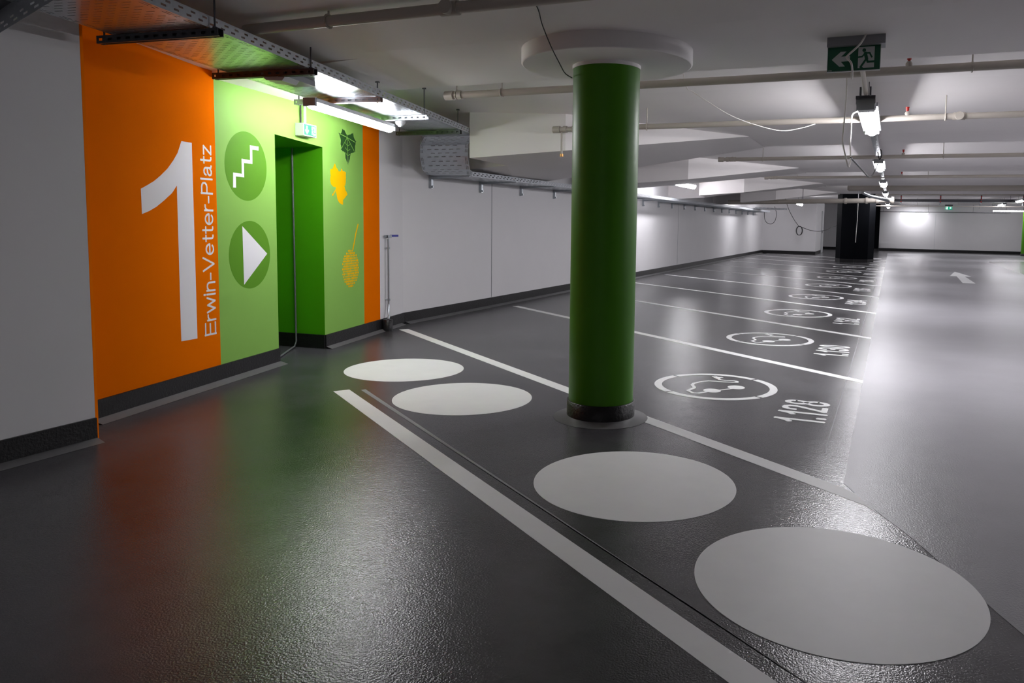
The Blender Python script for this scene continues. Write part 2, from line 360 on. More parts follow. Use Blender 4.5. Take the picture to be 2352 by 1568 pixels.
# hand drawn sans-serif glyphs: centre lines in units of the cap height
def arc(x, y, rx, ry, a0, a1, n=18): return [(x + rx * math.cos(math.radians(a0 + (a1 - a0) * k / n)), y + ry * math.sin(math.radians(a0 + (a1 - a0) * k / n))) for k in range(n + 1)]
H_ = .055
GL = {
 'E': (.80, [[(H_, 0), (H_, 1)], [(H_, 1 - H_), (.8, 1 - H_)], [(H_, .52), (.75, .52)], [(H_, H_), (.8, H_)]]),
 'r': (.40, [[(H_, 0), (H_, .74)], [(H_, .42), (.09, .55), (.17, .645), (.28, .69), (.40, .69)]]),
 'w': (1.02, [[(.04, .74), (.27, .03), (.51, .70), (.75, .03), (.98, .74)]]),
 'i': (.11, [[(H_, 0), (H_, .74)], [(H_, .88), (H_, 1)]]),
 'n': (.63, [[(H_, 0), (H_, .74)], [(H_, .44), (.11, .59), (.22, .675), (.35, .695), (.48, .66), (.555, .57), (.575, .45), (.575, 0)]]),
 '-': (.42, [[(.02, .36), (.40, .36)]]),
 'V': (.92, [[(.04, 1), (.46, .03), (.88, 1)]]),
 'e': (.74, [[(.06, .375), (.685, .375)], arc(.37, .37, .315, .325, 2, 318, 26)]),
 't': (.40, [[(.19, .96), (.19, .20), (.215, .10), (.29, .06), (.39, .06)], [(.01, .69), (.39, .69)]]),
 'P': (.78, [[(H_, 0), (H_, 1)], [(H_, .945), (.46, .945), (.60, .91), (.69, .83), (.715, .72), (.69, .61), (.60, .53), (.46, .49), (H_, .49)]]),
 'l': (.11, [[(H_, 0), (H_, 1)]]),
 'a': (.68, [[(.08, .52), (.12, .63), (.21, .69), (.34, .70), (.46, .66), (.52, .57), (.53, .45), (.53, .15), (.56, .075), (.66, .055)], [(.53, .43), (.42, .40), (.25, .385), (.12, .33), (.065, .21), (.10, .10), (.20, .05), (.33, .06), (.45, .13), (.53, .24)]]),
 'z': (.60, [[(.04, .69), (.55, .69), (.06, .055), (.59, .055)]]),
 '1': (.27, [[(.02, .70), (.10, .78), (.19, .98)], [(.19, 1), (.19, 0)]]),
 '.': (.10, [[(.05, 0), (.05, .11)]]),
 '2': (.42, [[(.05, .72), (.06, .84), (.12, .93), (.21, .955), (.30, .93), (.36, .84), (.365, .72), (.32, .58), (.06, .06)], [(.03, .05), (.40, .05)]]),
 '3': (.42, [[(.05, .76), (.08, .88), (.14, .94), (.21, .955), (.30, .92), (.355, .82), (.35, .68), (.30, .57), (.16, .52), (.31, .47), (.37, .36), (.37, .22), (.31, .09), (.21, .045), (.12, .07), (.06, .15), (.045, .25)]]),
 '4': (.44, [[(.32, 0), (.32, .97), (.04, .28), (.42, .28)]]),
 '6': (.42, [[(.35, .80), (.31, .91), (.22, .955), (.12, .91), (.065, .77), (.05, .55), (.05, .27)], arc(.21, .28, .16, .235, 0, 360, 22)]),
 '8': (.42, [arc(.21, .735, .145, .225, 0, 360, 22), arc(.21, .275, .165, .235, 0, 360, 22)]),
 '0': (.42, [arc(.21, .5, .16, .455, 0, 360, 28)]),
}
def text_mesh(mb, body, fr, w, h, z, sw, gap=.10):
    """stroke lettering, w long and h (cap height) tall, pen width sw"""
    tot = sum(GL[c][0] for c in body) + gap * (len(body) - 1); k = w / tot; x = 0
    for c in body:
        for line in GL[c][1]:
            mb.stroke([((x + p[0]) * k, p[1] * h) for p in line], sw, fr, z)
        x += GL[c][0] + gap
    return mb
def ell(cx_, cy_, rx, ry, n=32, a0=0, a1=2 * PI): return [(cx_ + rx * math.cos(a0 + (a1 - a0) * k / n), cy_ + ry * math.sin(a0 + (a1 - a0) * k / n)) for k in range(n)]
sym_y = [5.87, 8.61, 11.36, 14.17, 17.03, 19.78, 22.55, 25.3]
UP, RT = V((-.8232, .5677, 0)), V((.5677, .8232, 0))
near = ['nearest the green column', 'second bay from the green column', 'third bay from the green column', 'fourth bay from the green column', 'fifth bay from the green column', 'sixth bay from the green column', 'seventh bay from the green column', 'last bay before the black column']
for i, y in enumerate(sym_y):
    o_ = V((-1.255 if i == 0 else -1.235, y, 0)); fr = (o_, RT, UP, ZU)
    mb = MB()
    for k in range(4):                                  # ring in four stencil pieces
        A = math.radians([2, 93, 177, 272][k] + 1.6); Bq = math.radians([93, 177, 272, 362][k] - 1.6)
        outer = [(.485 * math.cos(A + (Bq - A) * j / 20), .485 * math.sin(A + (Bq - A) * j / 20)) for j in range(21)]
        inner = [(.425 * math.cos(A + (Bq - A) * j / 20), .425 * math.sin(A + (Bq - A) * j / 20)) for j in range(21)]
        for j in range(20): mb.prism([outer[j], outer[j + 1], inner[j + 1], inner[j]], fr, .0010)
    # car outline with a charging cord and plug
    mb.prism(ell(-.14, -.114, .068, .068, 24), fr, .0010); mb.prism(ell(.11, -.124, .068, .068, 24), fr, .0010)
    mb.stroke([(-.08, -.135), (.05, -.14)], .022, fr, .0010)
    car = [(-.295, -.132), (-.215, -.128), (-.30, -.125), (-.325, -.10), (-.30, -.015), (-.20, .025), (-.175, .055), (-.14, .118), (-.085, .16), (.01, .178), (.08, .17), (.125, .13), (.165, .075), (.215, .03), (.25, .01), (.275, .035), (.27, .065), (.215, .115), (.20, .16), (.235, .225)]
    mb.stroke(car, .026, fr, .0010)
    mb.prism([(.20, .20), (.285, .205), (.29, .225), (.25, .255), (.215, .245)], fr, .0010)
    mb.stroke([(.255, .25), (.265, .29)], .016, fr, .0010); mb.stroke([(.225, .245), (.235, .285)], .016, fr, .0010)
    tag(mb.build('charging_symbol', M['paint']), f'white ringed charging car symbol above number {nums[i]}, {near[i]}', 'floor marking', 'charging bay symbols')
ny = [(5.017, 5.66), (7.772, 8.47), (10.40, 11.10), (13.15, 13.93), (15.93, 16.63), (18.68, 19.38), (21.4, 22.1), (24.15, 24.85), (26.9, 27.6), (29.6, 30.3), (32.3, 33.0)]
for i, (ya, yb) in enumerate(ny):
    mb = MB(); text_mesh(mb, nums[i], (V((-.365, ya, 0)), V((0, 1, 0)), V((-1, 0, 0)), ZU), yb - ya, .30, .0010, .041, .13)
    tag(mb.build('bay_number', M['paint']), f'white painted bay number {nums[i]} beside the light grey lane', 'number', 'bay numbers along the lane')
ac = V((1.75, 0))
flat('lane_arrow', 'pale arrow painted on the light grey lane', 'arrow', [[(1.50, 22.4), (1.775, 24.7), (2.02, 22.4), (1.86, 22.4), (1.87, 19.7), (1.60, 19.7), (1.66, 22.4)]], z=.0022)

# ------------------------------------------------------------------ graphics on the painted wall
def wallpaint(name, label, cat, items, group=None):
    mb = MB(); ms = []
    for poly, m_, z in items:
        if m_ not in ms: ms.append(m_)
        mb.prism(poly, WF, .0006, ms.index(m_), z)
    return tag(mb.build(name, ms), label, cat, group)
one = [(.437, 1.294), (.435, 1.461), (.495, 1.488), (.558, 1.519), (.622, 1.561), (.688, 1.611), (.745, 1.669), (.792, 1.727), (.835, 1.815), (.942, 1.814), (.942, .382), (.771, .387),
       (.775, 1.499), (.724, 1.444), (.646, 1.391), (.570, 1.345), (.505, 1.316)]
wallpaint('painted_number', 'large white number 1 painted on the orange wall', 'number', [(one, M['white'], 0)])
mb = MB(); text_mesh(mb, 'Erwin-Vetter-Platz', (WP(1.155, .385, 0), ZU, -TW, NW), 1.427, .126, .0006, .0145, .13)
tag(mb.build('painted_lettering', M['white']), 'white lettering Erwin-Vetter-Platz running up the orange wall', 'lettering')
sc, tc_ = (1.585, 1.694), (1.610, .976)
stair = [(1.405, 1.515), (1.410, 1.633), (1.520, 1.630), (1.522, 1.750), (1.635, 1.747), (1.636, 1.868), (1.754, 1.868), (1.752, 1.836), (1.666, 1.836), (1.664, 1.719), (1.552, 1.718), (1.551, 1.603), (1.443, 1.604), (1.443, 1.515)]
mb = MB(); mb.prism(ell(sc[0], sc[1], .2775, .2775, 80), WF, .0006); o1 = tag(mb.build('stairs_pictogram', M['circle']), 'mid green wall circle with a white stair symbol', 'pictogram')
mb = MB(); mb.prism(stair, WF, .0006, 0, .0006); mb.build('stair_symbol', M['white'], o1)
mb = MB(); mb.prism(ell(tc_[0], tc_[1], .2775, .2775, 80), WF, .0006); o1 = tag(mb.build('arrow_pictogram', M['circle']), 'mid green wall circle with a white triangle pointing to the doorway', 'pictogram')
mb = MB(); mb.prism([(1.511, 1.211), (1.845, .976), (1.517, .736)], WF, .0006, 0, .0006); mb.build('triangle_symbol', M['white'], o1)
def jag(poly, n=6, amp=.012):
    out = []; k = len(poly)
    for i in range(k):
        a, b = V(poly[i]), V(poly[(i + 1) % k]); d = b - a; L = d.length; m_ = max(1, int(L / .035)); nn = V((d.y, -d.x)).normalized()
        for j in range(m_):
            out.append(tuple(a + d * (j / m_)))
            out.append(tuple(a + d * ((j + .7) / m_) + nn * amp * (.6 + .6 * random.random()) * .6))
    return out
lg = [(3.285, 2.143), (3.235, 2.185), (3.188, 2.192), (3.170, 2.150), (3.110, 2.143), (3.150, 2.09), (3.150, 2.03), (3.165, 2.0), (3.150, 1.975), (3.24, 1.955), (3.25, 1.90), (3.304, 1.838), (3.345, 1.90), (3.365, 1.958), (3.468, 1.982), (3.462, 2.03), (3.488, 2.10), (3.45, 2.12), (3.421, 2.180), (3.38, 2.165), (3.33, 2.15)][::-1]
mb = MB(); mb.prism(jag(lg), WF, .0006)
o1 = tag(mb.build('painted_leaf', M['leafg']), 'dark green vine leaf painted high on the green wall', 'leaf')
mb = MB(); hub = (3.29, 2.115)
for e in [(3.14, 2.135), (3.46, 2.085), (3.17, 1.995), (3.44, 1.99), (3.303, 1.86), (3.287, 2.245)]: mb.stroke([hub, e], .007, WF, .0004, 0, .0006)
for z in (2.03, 1.98, 1.93):
    mb.stroke([(3.297, z), (3.35, z - .04 + .06)], .005, WF, .0004, 0, .0006); mb.stroke([(3.297, z), (3.245, z + .03)], .005, WF, .0004, 0, .0006)
tag(mb.build('leaf_veins', M['green'], o1), 'light green veins and stalk')
ly = [(3.029, 1.830), (3.005, 1.80), (2.985, 1.775), (2.935, 1.762), (2.945, 1.71), (2.932, 1.663), (2.952, 1.618), (3.00, 1.598), (3.040, 1.60), (3.044, 1.582), (3.036, 1.572), (2.99, 1.532), (2.966, 1.522), (2.972, 1.505), (2.995, 1.52), (3.042, 1.566), (3.055, 1.53), (3.08, 1.469), (3.12, 1.44), (3.187, 1.425), (3.185, 1.475), (3.215, 1.49), (3.285, 1.535), (3.245, 1.57), (3.215, 1.618), (3.239, 1.625), (3.252, 1.68), (3.252, 1.761), (3.19, 1.765), (3.165, 1.79), (3.15, 1.76), (3.11, 1.755), (3.06, 1.79)]
wallpaint('painted_leaf', 'yellow leaf painted on the green wall below the vine leaf', 'leaf', [(jag(ly, amp=.007), M['yellow'], 0)])
mb = MB(); mb.stroke([(3.511, 1.222), (3.455, 1.12), (3.42, 1.03), (3.390, .965)], .022, WF, .0006)
k = 0
for r_ in range(-7, 8):
    for c_ in range(-6, 7):
        x, y = c_ * .0285 + (r_ % 2) * .014, r_ * .0265
        if (x / .178) ** 2 + (y / .193) ** 2 < 1:
            a = random.random() * 3; rx = .0115 * (.8 + .5 * random.random())
            mb.prism([(3.335 + x + rx * math.cos(a + q * PI / 3.5), .763 + y + rx * .95 * math.sin(a + q * PI / 3.5)) for q in range(7)], WF, .0006)
tag(mb.build('painted_berry', M['yellow']), 'yellow speckled berry with a stalk painted low on the green wall', 'fruit')

# small lit exit sign box over the doorway
t = thing('exit_sign', 'small lit exit sign box with a down arrow above the green doorway', 'sign', WP(2.42, 2.02, .04))
mb = MB(); mb.box(WP(2.43, 2.082, .04), (.222, .08, .112), axes=(TW, NW, ZU)); mb.build('housing', M['lgrey'], t)
SF = (WP(2.43, 2.082, .0805), TW, ZU, NW)
mb = MB(); mb.prism([(-.10, -.047), (.10, -.047), (.10, .047), (-.10, .047)], SF, .001); pn = mb.build('sign_panel', M['signgreen'], t)
def runner(mb, fr, w, h, z, white_i, green_i, flip=False):   # emergency exit figure in a door, box w x h
    def q(x, y): return ((-x if flip else x) * w, y * h)
    mb.prism([q(-.5, -.5), q(.5, -.5), q(.5, .5), q(-.5, .5)], fr, .0006, white_i, z)
    mb.prism([(q(-.14, .34)[0] + .085 * h * math.cos(a * PI / 8), q(0, .34)[1] + .085 * h * math.sin(a * PI / 8)) for a in range(16)], fr, .0006, green_i, z + .0006)
    for pts, th in (([(-.06, .2), (.02, -.06)], .15), ([(-.06, .2), (.2, .2), (.34, 0)], .075), ([(-.08, .18), (-.25, .04), (-.5, .02)], .075), ([(.0, -.08), (-.14, -.25), (-.33, -.46)], .095), ([(.03, -.06), (.10, -.22), (.5, -.22)], .095), ([(-.33, -.46), (-.2, -.5)], .06)):
        mb.stroke([q(*p) for p in pts], th * h, fr, .0006, green_i, z + .0006)
mb = MB(); mb.prism([(-.012, .035), (.012, .035), (.012, -.012), (.03, .005), (.03, -.012), (0, -.04), (-.03, -.012), (-.03, .005), (-.012, -.012)], (WP(2.375, 2.082, .0815), TW, ZU, NW), .0006)
runner(mb, (WP(2.487, 2.082, .0815), TW, ZU, NW), .062, .078, 0, 0, 1)
mb.build('pictogram', [M['signglow'], M['signgreen']], pn)
mb = MB(); mb.tube([WP(2.43, 2.138, .03), WP(2.43, 2.33, .03)], .012, 10); cd = mb.build('conduit', M['wcable'], t)
mb = MB(); mb.tube([WP(2.392, 2.138, .012), WP(2.392, 2.32, .012)], .007, 8); tag(mb.build('cable', M['cable'], t), 'black cable beside the conduit')  # no cable here: black tube stands in for the conduit's cast shadow

# cable riser in the doorway
mb = MB(); jb = V((-5.455, 5.785, 0))
mb.tube([(-5.47, 5.775, 1.96), (-5.462, 5.772, 1.2), (-5.458, 5.772, .3), (-5.45, 5.765, .06), (-5.43, 5.72, .015), (-5.25, 5.40, .012), (-5.08, 5.12, .012)], .009, 8)
tag(mb.build('cable_riser', M['riser']), 'grey cable running down the green doorway jamb to the floor', 'cable')

# standpipe with a blue lever tap
t = thing('standpipe', 'thin steel standpipe with blue lever beside the orange stripe', 'tap', (-5.36, 7.10, 0))
mb = MB(); mb.tube([(-5.405, 7.19, .30), (-5.405, 7.19, 1.06)], .012, 10)
mb.tube([(-5.405, 7.19, .30), (-5.40, 7.18, .24), (-5.37, 7.15, .17), (-5.36, 7.12, .13)], .014, 10); mb.build('pipe', M['galv'], t)
mb = MB(); mb.box((-5.405, 7.2, 1.085), (.035, .07, .03)); mb.tube([(-5.405, 7.15, 1.085), (-5.405, 7.13, 1.085)], .016, 10); mb.build('valve', M['galv'], t)
mb = MB(); mb.box((-5.40, 7.30, 1.092), (.02, .13, .024)); tag(mb.build('lever', M['blue'], t), 'blue lever')
for z in (.95, .35):
    mb = MB(); mb.tube([(-5.455, 7.16, z), (-5.405, 7.19, z)], .006, 8); mb.lathe([(.02, z - .012), (.02, z + .012)], (-5.405, 7.19, 0), 16); mb.build('pipe_clamp', M['galv'], t)
mb = MB(); mb.lathe([(.055, 0), (.055, .13), (.05, .133)], (-5.35, 7.10, 0), 32); tag(mb.build('drain_pot', M['base'], t), 'black round drain pot')

# ------------------------------------------------------------------ perforated cable trays
def plate(mb, A, B, pitch=.045, slot=(.36, .30), cols=9, margin=.10, mi=0, edge=False):
    """perforated sheet between polylines A and B (same length)"""
    pts = []
    for i in range(len(A) - 1):
        L = ((V(A[i + 1]) + V(B[i + 1])) / 2 - (V(A[i]) + V(B[i])) / 2).length; n = max(1, round(L / pitch))
        for j in range(n): pts.append((V(A[i]).lerp(V(A[i + 1]), j / n), V(A[i]).lerp(V(A[i + 1]), (j + 1) / n), V(B[i]).lerp(V(B[i + 1]), j / n), V(B[i]).lerp(V(B[i + 1]), (j + 1) / n)))
    for r, (a0_, a1_, b0_, b1_) in enumerate(pts):
        def P(u, v): return a0_.lerp(a1_, v).lerp(b0_.lerp(b1_, v), u)
        h = slot[0]
        if edge:
            e_ = [0, .018, .030, .048, .060]; us_ = e_ + [1 - q for q in e_[::-1]]
            for q in range(len(us_) - 1):
                a_, b_ = us_[q], us_[q + 1]
                if q in (1, 3, 5, 7) :
                    if r % 2: mb.quad(P(a_, h), P(b_, h), P(b_, 1), P(a_, 1), mi) if r % 4 == 1 else mb.quad(P(a_, .8), P(b_, .8), P(b_, 1), P(a_, 1), mi)
                    else: mb.quad(P(a_, h), P(b_, h), P(b_, h + .1), P(a_, h + .1), mi)
                else: mb.quad(P(a_, h), P(b_, h), P(b_, 1), P(a_, 1), mi)
        else: mb.quad(P(0, h), P(1, h), P(1, 1), P(0, 1), mi)
        cw = (1 - 2 * margin) / cols; off = (r % 2) * cw / 2
        us = [0]
        u = margin + off - cw * slot[1] * 0
        segs = []; last = 0
        for c in range(cols - (r % 2)):
            s0 = margin + off + c * cw + cw * (1 - slot[1]) / 2 - cw * .0; s1 = s0 + cw * slot[1]
            segs.append((last, s0)); last = s1
        segs.append((last, 1))
        for s0, s1 in segs: mb.quad(P(s0, 0), P(s1, 0), P(s1, h), P(s0, h), mi)
def solid(o, th=.0016):
    m_ = o.modifiers.new('thickness', 'SOLIDIFY'); m_.thickness = th; m_.offset = 0
def rails(t, pts, name, hgt=.06, pitch=.09):
    mb = MB()
    for i in range(len(pts) - 1):
        a, b = V(pts[i]), V(pts[i + 1]); L = (b - a).length; n = max(1, round(L / pitch)); u = (b - a) / L
        for j in range(n):
            p, q = a.lerp(b, j / n), a.lerp(b, (j + 1) / n)
            zz = [0, .014, .024, .036, .046, hgt] if hgt >= .05 else [0, .012, .022, hgt]
            holes = {1: (.15, .55), 3: (.5, .9)} if hgt >= .05 else {1: (.3, .75)}
            for k_ in range(len(zz) - 1):
                z0_, z1_ = ZU * zz[k_], ZU * zz[k_ + 1]
                if k_ in holes:
                    h0, h1 = holes[k_]
                    mb.quad(p + z0_, p.lerp(q, h0) + z0_, p.lerp(q, h0) + z1_, p + z1_)
                    mb.quad(p.lerp(q, h1) + z0_, q + z0_, q + z1_, p.lerp(q, h1) + z1_)
                else: mb.quad(p + z0_, q + z0_, q + z1_, p + z1_)
    o = mb.build(name, M['zinc'], t); solid(o); return o
TD = V((-.245, .9695, 0)); TR = V((-3.31, 2.97, 2.252)); TL = V((-.985, -.17, 0)) * .64
tray = thing('cable_tray', 'perforated steel cable tray hanging below the ceiling along the painted wall', 'cable tray', TR)
Ra = [TR - TD * 1.5, TR + TD * 4.45]; La = [p + TL for p in Ra]
drop = [((-4.47, 7.50, 2.245), (-5.08, 7.45, 2.245)), ((-4.66, 7.72, 2.17), (-5.30, 7.68, 2.17)), ((-4.73, 7.83, 2.05), (-5.385, 7.80, 2.05)), ((-4.77, 7.93, 1.90), (-5.42, 7.90, 1.90)), ((-4.84, 8.06, 1.848), (-5.46, 8.06, 1.848)), ((-4.95, 8.3, 1.84), (-5.50, 8.3, 1.84))]
mb = MB(); plate(mb, Ra, La, .038, (.20, .60), 7, .09, edge=True); o = mb.build('tray_bottom', M['galv'], tray); solid(o)
rails(tray, Ra, 'side_rail'); rails(tray, La, 'side_rail')
bend = thing('cable_tray_bend', 'dropping cable tray bend linking the ceiling tray and the wall tray', 'cable tray', drop[2][0])
RB = [Ra[-1]] + [V(p[0]) for p in drop]; LB = [La[-1]] + [V(p[1]) for p in drop]
mb = MB(); plate(mb, RB, LB, .055, (.16, .55), 5, .12, edge=True); o = mb.build('tray_bottom', M['galv'], bend); solid(o)
rails(bend, RB, 'side_rail'); rails(bend, LB, 'side_rail')
# elbow going off to the left
elb = thing('cable_tray_elbow', 'steel tray branch turning off over the grey pier at the top left', 'cable tray', (-4.0, 2.4, 2.25))
Ea = [V((-3.20, 2.105, 2.17)), V((-3.45, 2.19, 2.17)), V((-4.117, 2.415, 2.17)), V((-4.145, 2.424, 2.17))]
up_ = V((0, 0, .105)); Eb = [V((-3.0, 1.35, 2.275)), V((-3.2, 1.5, 2.275)), V((-3.9, 1.7, 2.275)), V((-4.14, 1.78, 2.275))]
mb = MB(); plate(mb, [p + up_ for p in Ea], Eb, .04, (.25, .6), 7, .1); o = mb.build('tray_bottom', M['dgalv'], elb); solid(o)
rails(elb, Ea, 'side_rail', .105, .17)
# the wall tray
wt = thing('cable_tray', 'long perforated steel cable tray on brackets along the white wall', 'cable tray', (-4.95, 8.2, 1.84))
A_, B_ = [V((-4.95, 8.3, 1.84)), V((-4.95, 33.2, 1.84))], [V((-5.50, 8.3, 1.84)), V((-5.50, 33.2, 1.84))]
mb = MB(); plate(mb, A_, B_, .09, (.2, .6), 5, .1); o = mb.build('tray_bottom', M['galv'], wt); solid(o)
rails(wt, A_, 'side_rail', .06, .10); rails(wt, B_, 'side_rail', .06, .4)
wt2 = thing('cable_tray', 'short cable tray stub leaving the wall tray at its far end', 'cable tray', (-4.6, 31, 1.9))
A_, B_ = [V((-4.94, 29.3, 1.905)), V((-3.9, 30.6, 1.905))], [V((-5.5, 30.3, 1.905)), V((-4.3, 31.4, 1.905))]
mb = MB(); plate(mb, A_, B_, .09, (.2, .6), 5, .1); o = mb.build('tray_bottom', M['galv'], wt2); solid(o)
rails(wt2, A_, 'side_rail', .06, .2); rails(wt2, B_, 'side_rail', .06, .4)

# brackets under the wall tray
y = 8.25; i = 0; br0 = None
while y < 33:
    lab = f'{ORD[i]} steel wall bracket under the wall cable tray counting from the bend'
    if br0 is None:
        br0 = thing('wall_bracket', lab, 'bracket', (XW, y, 1.69), 'brackets under the wall tray')
        mb = MB(); mb.box((XW + .02, y, 1.765), (.04, .045, .155)); mb.tube([(XW + .04, y, 1.71), (XW + .055, y, 1.71)], .014, 8); mb.build('bracket_plate', M['galv'], br0)
        mb = MB()
        for dx in (-.017, .017):
            mb.prism([(.03, .115), (.60, .142), (.60, .148), (.03, .148)], (V((XW, y + dx, 1.69)), V((1, 0, 0)), ZU, V((0, -1, 0))), .003)
        mb.box((XW + .31, y, 1.8365), (.58, .037, .003)); mb.build('bracket_arm', M['galv'], br0)
        yb0 = y
    else: copy_tree(br0, (0, y - yb0, 0), lab)
    y += 1.27; i += 1
# crossbars and hanger rods of the ceiling tray
bars = [((-3.245, 2.945), 2.43), ((-3.505, 3.92), 2.40), ((-3.795, 4.975), 2.372), ((-4.03, 5.96), 2.499), ((-4.335, 7.03), 2.47)]
names = ['nearest slotted dark crossbar under the ceiling tray in front of the orange wall', 'slotted crossbar under the ceiling tray before the orange and green border',
         'slotted crossbar lit brightly by the tube lamp under the ceiling tray', 'slotted crossbar at the far end of the lit tube lamp', 'last slotted crossbar under the ceiling tray before its bend']
for (bx, by), zt in bars:
    i = bars.index(((bx, by), zt))
    e = V((-.995, -.10, 0)); n_ = V((.10, -.995, 0)); a = V((bx, by, 2.208)); L = .80
    if i == 4: e = V((-.999, -.045, 0)); n_ = V((.045, -.999, 0))
    t = thing('tray_hanger', names[i], 'hanger', a, 'crossbars under the ceiling tray')
    mb = MB(); c = a + e * L / 2
    N_ = 13; cell = L / N_
    for q in range(N_):                                 # slotted front web
        p = a + e * cell * q + n_ * .018
        xs = [0, cell * .28, cell * .72, cell]; zs = [0, .013, .027, .04]
        for ix in range(3):
            for iz in range(3):
                if ix == 1 and iz == 1: continue
                mb.quad(p + e * xs[ix + 1] + ZU * zs[iz], p + e * xs[ix] + ZU * zs[iz], p + e * xs[ix] + ZU * zs[iz + 1], p + e * xs[ix + 1] + ZU * zs[iz + 1])
    for z in (.001, .039):
        if z < .02: continue
        mb.box(c + ZU * z, (L, .036, .002), axes=(e, n_, ZU))
    mb.box(c + ZU * .001 + n_ * .013, (L, .010, .002), axes=(e, n_, ZU)); mb.box(c + ZU * .001 - n_ * .013, (L, .010, .002), axes=(e, n_, ZU))
    mb.box(c + ZU * .02 - n_ * .0185, (L, .002, .04), axes=(e, n_, ZU))
    o = mb.build('crossbar', M['galv'] if i in (2, 3) else M['dgalv'], t); solid(o)  # lit look put into the colour: lighter steel for bars beside the tube lamp
    mb = MB(); p = a + e * .035
    mb.tube([p + ZU * -.005, V((p.x, p.y, zt))], .005, 8); mb.lathe([(.012, 2.245), (.012, 2.258)], (p.x, p.y, 0), 6, sm=False); mb.lathe([(.02, zt - .012), (.016, zt)], (p.x, p.y, 0), 12); mb.build('threaded_rod', M['dgalv'], t)
    p = a + e * (L - .035); mb = MB(); mb.tube([p + ZU * -.005, V((p.x, p.y, zt if i > 2 else zt - .06))], .005, 8); mb.build('threaded_rod', M['dgalv'], t)
# sensor puck and box lamp under the tray
t = thing('motion_detector', 'small round white motion detector under the ceiling tray beyond the tube lamp', 'detector', (-4.47, 6.15, 2.25))
mb = MB(); mb.lathe([(.045, 2.25), (.05, 2.22), (.04, 2.20)], (-4.47, 6.15, 0), 24); mb.build('housing', M['lgrey'], t)
mb = MB(); mb.lathe([(.03, 2.20), (.022, 2.185), (.008, 2.18)], (-4.47, 6.15, 0), 20); mb.build('lens', M['signwhite'], t)
t = thing('junction_box', 'grey wedge-shaped fitting under the ceiling tray left of the tube lamp', 'fitting', (-3.88, 4.05, 2.25))
mb = MB(); mb.box(V((-3.88, 4.08, 2.234)), (.17, .40, .038), axes=(V((.975, .22, 0)), TD, ZU)); mb.build('housing', M['grey'], t)
mb = MB(); mb.prism([(-.085, 0), (.085, 0), (.06, -.03), (-.05, -.025)], (V((-3.83, 3.89, 2.214)), V((.97, .245, 0)), ZU, TD), .18); tag(mb.build('diffuser', M['lgrey'], t), 'pale wedge diffuser')

# ------------------------------------------------------------------ lamps
def make_lamp(name, label, c, d, L, group, w=.11, zt=2.275, rods=2.482, wrap=False, arc_=(.985, 2.015), lm='lamp'):
    """c centre xy, d unit direction"""
    d = V(d); n_ = V((-d.y, d.x, 0)); c = V((*c, 0))
    t = thing(name, label, 'lamp', (c.x, c.y, zt), group)
    mb = MB(); lid = not wrap and arc_[0] > .9
    mb.box(c + ZU * (zt - (.009 if wrap else .015)), (L + .06, w * (1.25 if lid else .94), .018 if wrap else .030), axes=(d, n_, ZU)); mb.build('housing', M['lgrey'], t)
    mb = MB(); k = 16; rx, rz = w * (.42 if lid else .46), w * .40; zc = zt - .016 - rz
    vs = []; A0, A1 = (PI * .5, PI * 2.5) if wrap else (PI * arc_[0], PI * arc_[1])
    if not wrap: zc = zt - (.031 if lid else .042)
    for q, s_ in ((-L / 2, .8), (-L / 2 + .015, 1), (L / 2 - .015, 1), (L / 2, .8)):
        vs += [c + d * q + n_ * rx * s_ * math.cos(A0 + (A1 - A0) * j / (k - 1)) + ZU * (zc + rz * s_ * math.sin(A0 + (A1 - A0) * j / (k - 1))) for j in range(k)]
    mb.add(vs, [[i * k + j, i * k + j + 1, (i + 1) * k + j + 1, (i + 1) * k + j] for i in range(3) for j in range(k - 1)], 0, True)
    mb.add(vs[:k], [list(range(k))]); mb.add(vs[-k:], [list(range(k))[::-1]])
    o = mb.build('diffuser', M[lm], t, recalc=True)
    for s_ in (-1, 1):
        mb = MB(); mb.box(c + d * s_ * (L / 2 + .02) + ZU * (zt - .032), (.03, w * 1.0, .062), axes=(d, n_, ZU)); mb.build('end_cap', M['grey'], t)
        if rods:
            p = c + d * s_ * L * .36; mb = MB(); mb.tube([p + ZU * (zt - .002), p + ZU * rods], .004, 6); mb.build('hanger_rod', M['dgalv'], t)
    return t
LX = -.235
lampY = [7.3 + 5.35 * k for k in range(7)]
lab = ['largest hanging tube lamp in the middle row, behind the exit sign', 'second visible tube lamp of the middle row, by the black cable loop'] + [f'{ORD[k]} visible tube lamp of the middle row counting from the exit sign' for k in range(2, 7)]
first = make_lamp('tube_lamp', lab[0], (LX, lampY[0]), (0, 1, 0), 1.6, 'middle row of tube lamps', .13)
for k in range(1, 7): copy_tree(first, (0, 5.35 * k, 0), lab[k], 'lamp' if k < 2 else 'lamp3')
copy_tree(first, (0, -10.7, 0), 'middle row tube lamp behind the camera', 'lamp3')  # unseen lamp added behind the camera to brighten the foreground
mb = MB(); mb.box((LX, 6.30, 2.245), (.14, .28, .05)); mb.box((LX, 6.17, 2.20), (.13, .03, .05)); tag(mb.build('terminal_box', M['grey'], first), 'grey terminal box at the near end')
mb = MB(); mb.box((LX, 6.3, 2.207), (.12, .24, .03)); mb.build('box_cover', M['lgrey'], first)
make_lamp('tube_lamp', 'bright tube lamp under the ceiling tray beside the green wall', (-4.40, 5.40), TD, 1.53, 'wall row of tube lamps', .10, 2.208, 0, False, (.72, 1.86), 'lamp2')
wl = make_lamp('tube_lamp', 'tube lamp hanging above the wall tray right of the green column', (-4.45, 16.95), (0, 1, 0), 1.5, 'wall row of tube lamps', .11, 2.22, 2.482, True, lm='lamp2')
